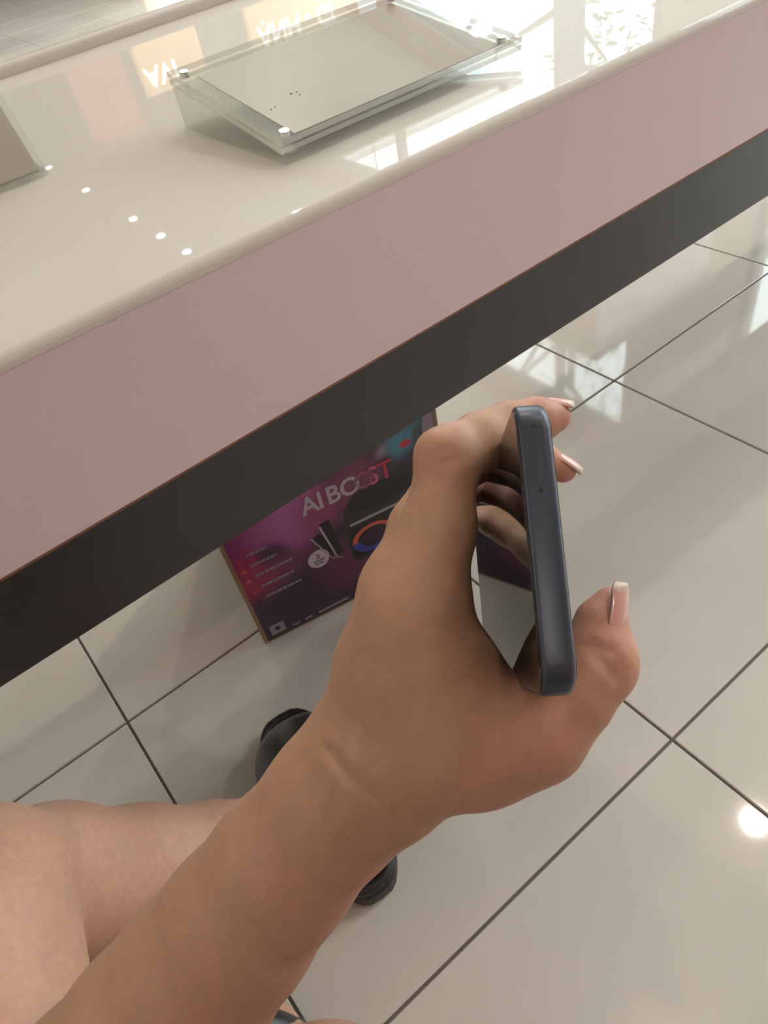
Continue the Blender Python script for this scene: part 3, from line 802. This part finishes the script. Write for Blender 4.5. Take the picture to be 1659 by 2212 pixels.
# trunk, shoulders, head
body.add([(hipL, .10), (hipR, .10)], .04)
body.add([(np.array([-.09, -.82, .34]), .125), (np.array([-.08, -.90, .50]), .115), (np.array([-.06, -.93, .64]), .12), (np.array([-.04, -.92, .74]), .07)], .05, .05)
body.add([(np.array([-.21, -.86, .68]), .055), (np.array([.12, -.95, .70]), .055)], .04)
body.add([(np.array([-.03, -.91, .74]), .05), (np.array([-.01, -.88, .84]), .05)], .03)
body.add([(np.array([-.005, -.885, .96]), .085), (np.array([.01, -.862, .90]), .062)], .03)
body.add([(np.array([.030, -.80, .925]), .012), (np.array([.033, -.787, .905]), .013)], .015)
elb = at(-17, 2656, .292)
body.add([(np.array([-.21, -.86, .68]), .052), (np.array([-.16, -.72, .56]), .045), (elb, .041)], .03, .02)
body.add([(np.array([.12, -.95, .70]), .05), (np.array([.22, -.98, .48]), .042), (np.array([.17, -.86, .64]), .034), (np.array([.13, -.80, .74]), .026)], .03, .01)   # right arm raised behind the camera
bV, bQ = body.mesh(3)
bb = np.zeros(len(bV))
for (u, v, t, r_, a) in ((120, 2000, .56, .07, .5), (200, 2080, .60, .06, .5)):
    d = np.linalg.norm(bV - at(u, v, t), axis=1); bb = np.maximum(bb, a * np.exp(-(d / r_) ** 2))
def near_seg(P, a, b):
    ab = b - a; t = np.clip((P - a) @ ab / (ab @ ab), 0, 1); return np.linalg.norm(P - a - t[:, None] * ab, axis=1)
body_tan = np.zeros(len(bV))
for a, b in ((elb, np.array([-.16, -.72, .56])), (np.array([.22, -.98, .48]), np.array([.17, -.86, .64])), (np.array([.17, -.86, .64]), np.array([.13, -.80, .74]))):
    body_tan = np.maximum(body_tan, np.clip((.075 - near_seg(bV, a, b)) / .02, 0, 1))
V = np.concatenate([bV, hV]); Q = np.concatenate([bQ, hQ + len(bV)])
person = empty('person', (-.1, -.8, 0)); tag(person, 'person squatting beside the counter, left arm reaching out to hold a phone', 'person')
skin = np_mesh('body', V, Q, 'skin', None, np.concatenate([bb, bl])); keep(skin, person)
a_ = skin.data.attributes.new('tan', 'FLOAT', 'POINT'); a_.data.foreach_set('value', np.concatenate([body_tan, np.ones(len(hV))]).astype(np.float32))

# clothes and hair: shells grown from the same field
def shell_from(fn, lo, hi, res, mt, name):
    f = Field(lo, hi, res); fn(f); v, q = f.mesh(2); o = np_mesh(name, v, q, mt); keep(o, person)
def shirt(f):
    f.add([(np.array([-.09, -.82, .34]), .135), (np.array([-.08, -.90, .50]), .127), (np.array([-.06, -.93, .64]), .132), (np.array([-.04, -.92, .72]), .08)], .05, .05)
    f.add([(np.array([-.21, -.86, .68]), .066), (np.array([.12, -.95, .70]), .066)], .04)
    f.add([(np.array([-.21, -.86, .68]), .064), (np.array([-.175, -.765, .60]), .058)], .03)
    f.add([(np.array([.12, -.95, .70]), .062), (np.array([.19, -.97, .57]), .056)], .03)
shell_from(shirt, (-.4, -1.15, .1), (.4, -.6, .9), .006, 'shirt', 'shirt')
def shorts(f):
    f.add([(hipL, .113), (hipR, .113)], .04)
    f.add([(hipL, .100), (hipL * .62 + np.array(at(-105, 2212, .425)) * .38, .088)], .03)
    f.add([(hipR, .100), (hipR * .6 + np.array(at(1010, 2560, .48)) * .4, .080)], .03)
shell_from(shorts, (-.45, -1.1, .1), (.3, -.45, .55), .006, 'shorts', 'shorts')
def hair(f):
    f.add([(np.array([-.015, -.905, .975]), .088), (np.array([-.05, -.95, .88]), .07)], .03)
shell_from(hair, (-.25, -1.15, .7), (.2, -.7, 1.12), .006, 'hair', 'hair')

# ---- finger nails --------------------------------------------------------
def nail(u, v, dirc, norc, L, wd, tip=.3, lift=.0004, tt=None, curve=.45):
    t = tt if tt else hand.surf(u, v)
    c = at(u, v, t)
    d = RT * dirc[0] + DN * dirc[1] + FW * dirc[2]; d /= np.linalg.norm(d)
    n = RT * norc[0] + DN * norc[1] + FW * norc[2]; n -= d * (n @ d); n /= np.linalg.norm(n)
    s = np.cross(d, n); nu, nv = 9, 13; vs, fs, mi = [], [], []
    for layer in (0, 1):
        for j in range(nv):
            y = j / (nv - 1); hw = wd / 2
            if y < .22: hw *= math.sqrt(max(0, 1 - ((.22 - y) / .22) ** 2 * .75))
            if y > .8: hw *= math.sqrt(max(0.02, 1 - ((y - .8) / .2) ** 2 * .72))
            for i in range(nu):
                x = i / (nu - 1) * 2 - 1; a = x * 1.05
                vs.append(c + d * (L * (y - .45)) + s * (hw * math.sin(a) / math.sin(1.05)) + n * (lift + wd * curve * (math.cos(a) - .75) - .0006 * layer - .0006 * (y - .5) ** 2 * 4 + 0))
    q = nu * nv
    for j in range(nv - 1):
        for i in range(nu - 1):
            k = j * nu + i
            fs.append((k, k + 1, k + nu + 1, k + nu)); mi.append(1 if j / (nv - 1) > 1 - tip else 0)
            fs.append((q + k, q + k + nu, q + k + nu + 1, q + k + 1)); mi.append(mi[-1])
    rim = [i for i in range(nu)] + [j * nu + nu - 1 for j in range(1, nv)] + [(nv - 1) * nu + i for i in range(nu - 2, -1, -1)] + [j * nu for j in range(nv - 2, 0, -1)]
    for a, b in zip(rim, rim[1:] + rim[:1]): fs.append((b, a, q + a, q + b)); mi.append(1 if a // nu / (nv - 1) > 1 - tip else 0)
    o = mesh_obj('fingernail', vs, fs, ['nail', 'nail_tip'], skin, True, mi)
nail(1341, 1324, (.14, -.97, .09), (.78, .05, -.62), .0168, .0108, .18, tt=.2228, lift=.0004)
nail(1202, 867, (.98, .08, .05), (.05, -.97, -.25), .0108, .0086, .24, tt=.2515)
nail(1229, 996, (.82, .56, .05), (.45, -.80, -.30), .0118, .0082, .38, tt=.2812)

# ------------------------------------------------------------------ slippers
def slipper(heel, toe, width, label, spot=True):
    heel = np.array(heel); toe = np.array(toe); d = toe - heel; d[2] = 0; L = np.linalg.norm(d); d /= L
    s = np.array([d[1], -d[0], 0])
    e = empty('slipper', (heel[0], heel[1], 0)); tag(e, label, 'slipper', 'black slippers')
    def outline(scale=1., n=40, off=0.):
        pts = []
        for k in range(n):
            a = 2 * math.pi * k / n; x = .5 - .5 * math.cos(a)
            hw = (.40 + .12 * math.sin(math.pi * min(1, max(0, x * 1.1 - .05))) ** 1 + .06 * (x - .3)) * width
            y = math.copysign(abs(math.sin(a)) ** .62, math.sin(a)) * hw
            pts.append(((x - .5) * L * scale + .5 * L + off, y * scale))
        return pts
    def stack(name, levels, mt, smooth=True, n=40):
        vs, fs = [], []
        for (sc, z, off) in levels:
            for x, y in outline(sc, n, off): vs.append((heel[0] + d[0] * x + s[0] * y, heel[1] + d[1] * x + s[1] * y, z))
        for k in range(len(levels) - 1):
            for i in range(n): fs.append((k * n + i, k * n + (i + 1) % n, (k + 1) * n + (i + 1) % n, (k + 1) * n + i))
        fs.append(tuple(range(n))[::-1]); fs.append(tuple(range((len(levels) - 1) * n, len(levels) * n)))
        o = mesh_obj(name, vs, fs, mt, None, smooth); keep(o, e); return o
    stack('sole', [(.97, .001, 0), (1., .006, 0), (1., .022, 0), (.985, .026, 0)], 'rubber', False)
    stack('rim', [(.985, .0262, 0), (.985, .034, 0), (.96, .037, 0), (.90, .034, 0), (.89, .0262, 0)], 'rubber', True)
    # domed upper from the instep to near the toe
    vs, fs = [], []; n1, n2 = 18, 16
    for i in range(n1 + 1):
        x = .30 + .565 * i / n1
        hw = (.40 + .12 * math.sin(math.pi * min(1, x * 1.1 - .05)) + .06 * (x - .3)) * width * .97
        env = math.sqrt(max(0., 1 - (max(0, x - .60) / .268) ** 2))
        hgt = (.072 + .010 * (1 - x)) * env + .004
        hw *= max(.12, env ** .55)
        for j in range(n2 + 1):
            a = math.pi * j / n2
            y = -math.cos(a) * hw; z = .030 + (hgt) * math.sin(a) ** .75
            vs.append((heel[0] + d[0] * x * L + s[0] * y, heel[1] + d[1] * x * L + s[1] * y, z))
    for i in range(n1):
        for j in range(n2):
            q = i * (n2 + 1) + j; fs.append((q, q + 1, q + n2 + 2, q + n2 + 1))
    o = mesh_obj('upper', vs, fs, 'rubber_upper', None, True); keep(o, e)
    mo = o.modifiers.new('thickness', 'SOLIDIFY'); mo.thickness = .004; mo.offset = 1
    if spot:
        c = atz(625, 1561, .040)
        o = bm_obj('lining_edge', cyl_bm((c[0] - .012, c[1] + .002, .0375), (c[0] + .010, c[1] + .003, .0385), .0022, .0022, 10), 'footbed'); keep(o, e)
slipper(atz(822, 1932, .02), atz(606, 1553, .02), .116, 'black rubber slipper under the forearm, toe towards the counter')
h2 = atz(470, 2330, .02); slipper(atz(560, 2350, .02), atz(585, 2180, .02) + np.array([.0, .0, 0]), .095, 'black slipper mostly cut off by the bottom frame edge', False)
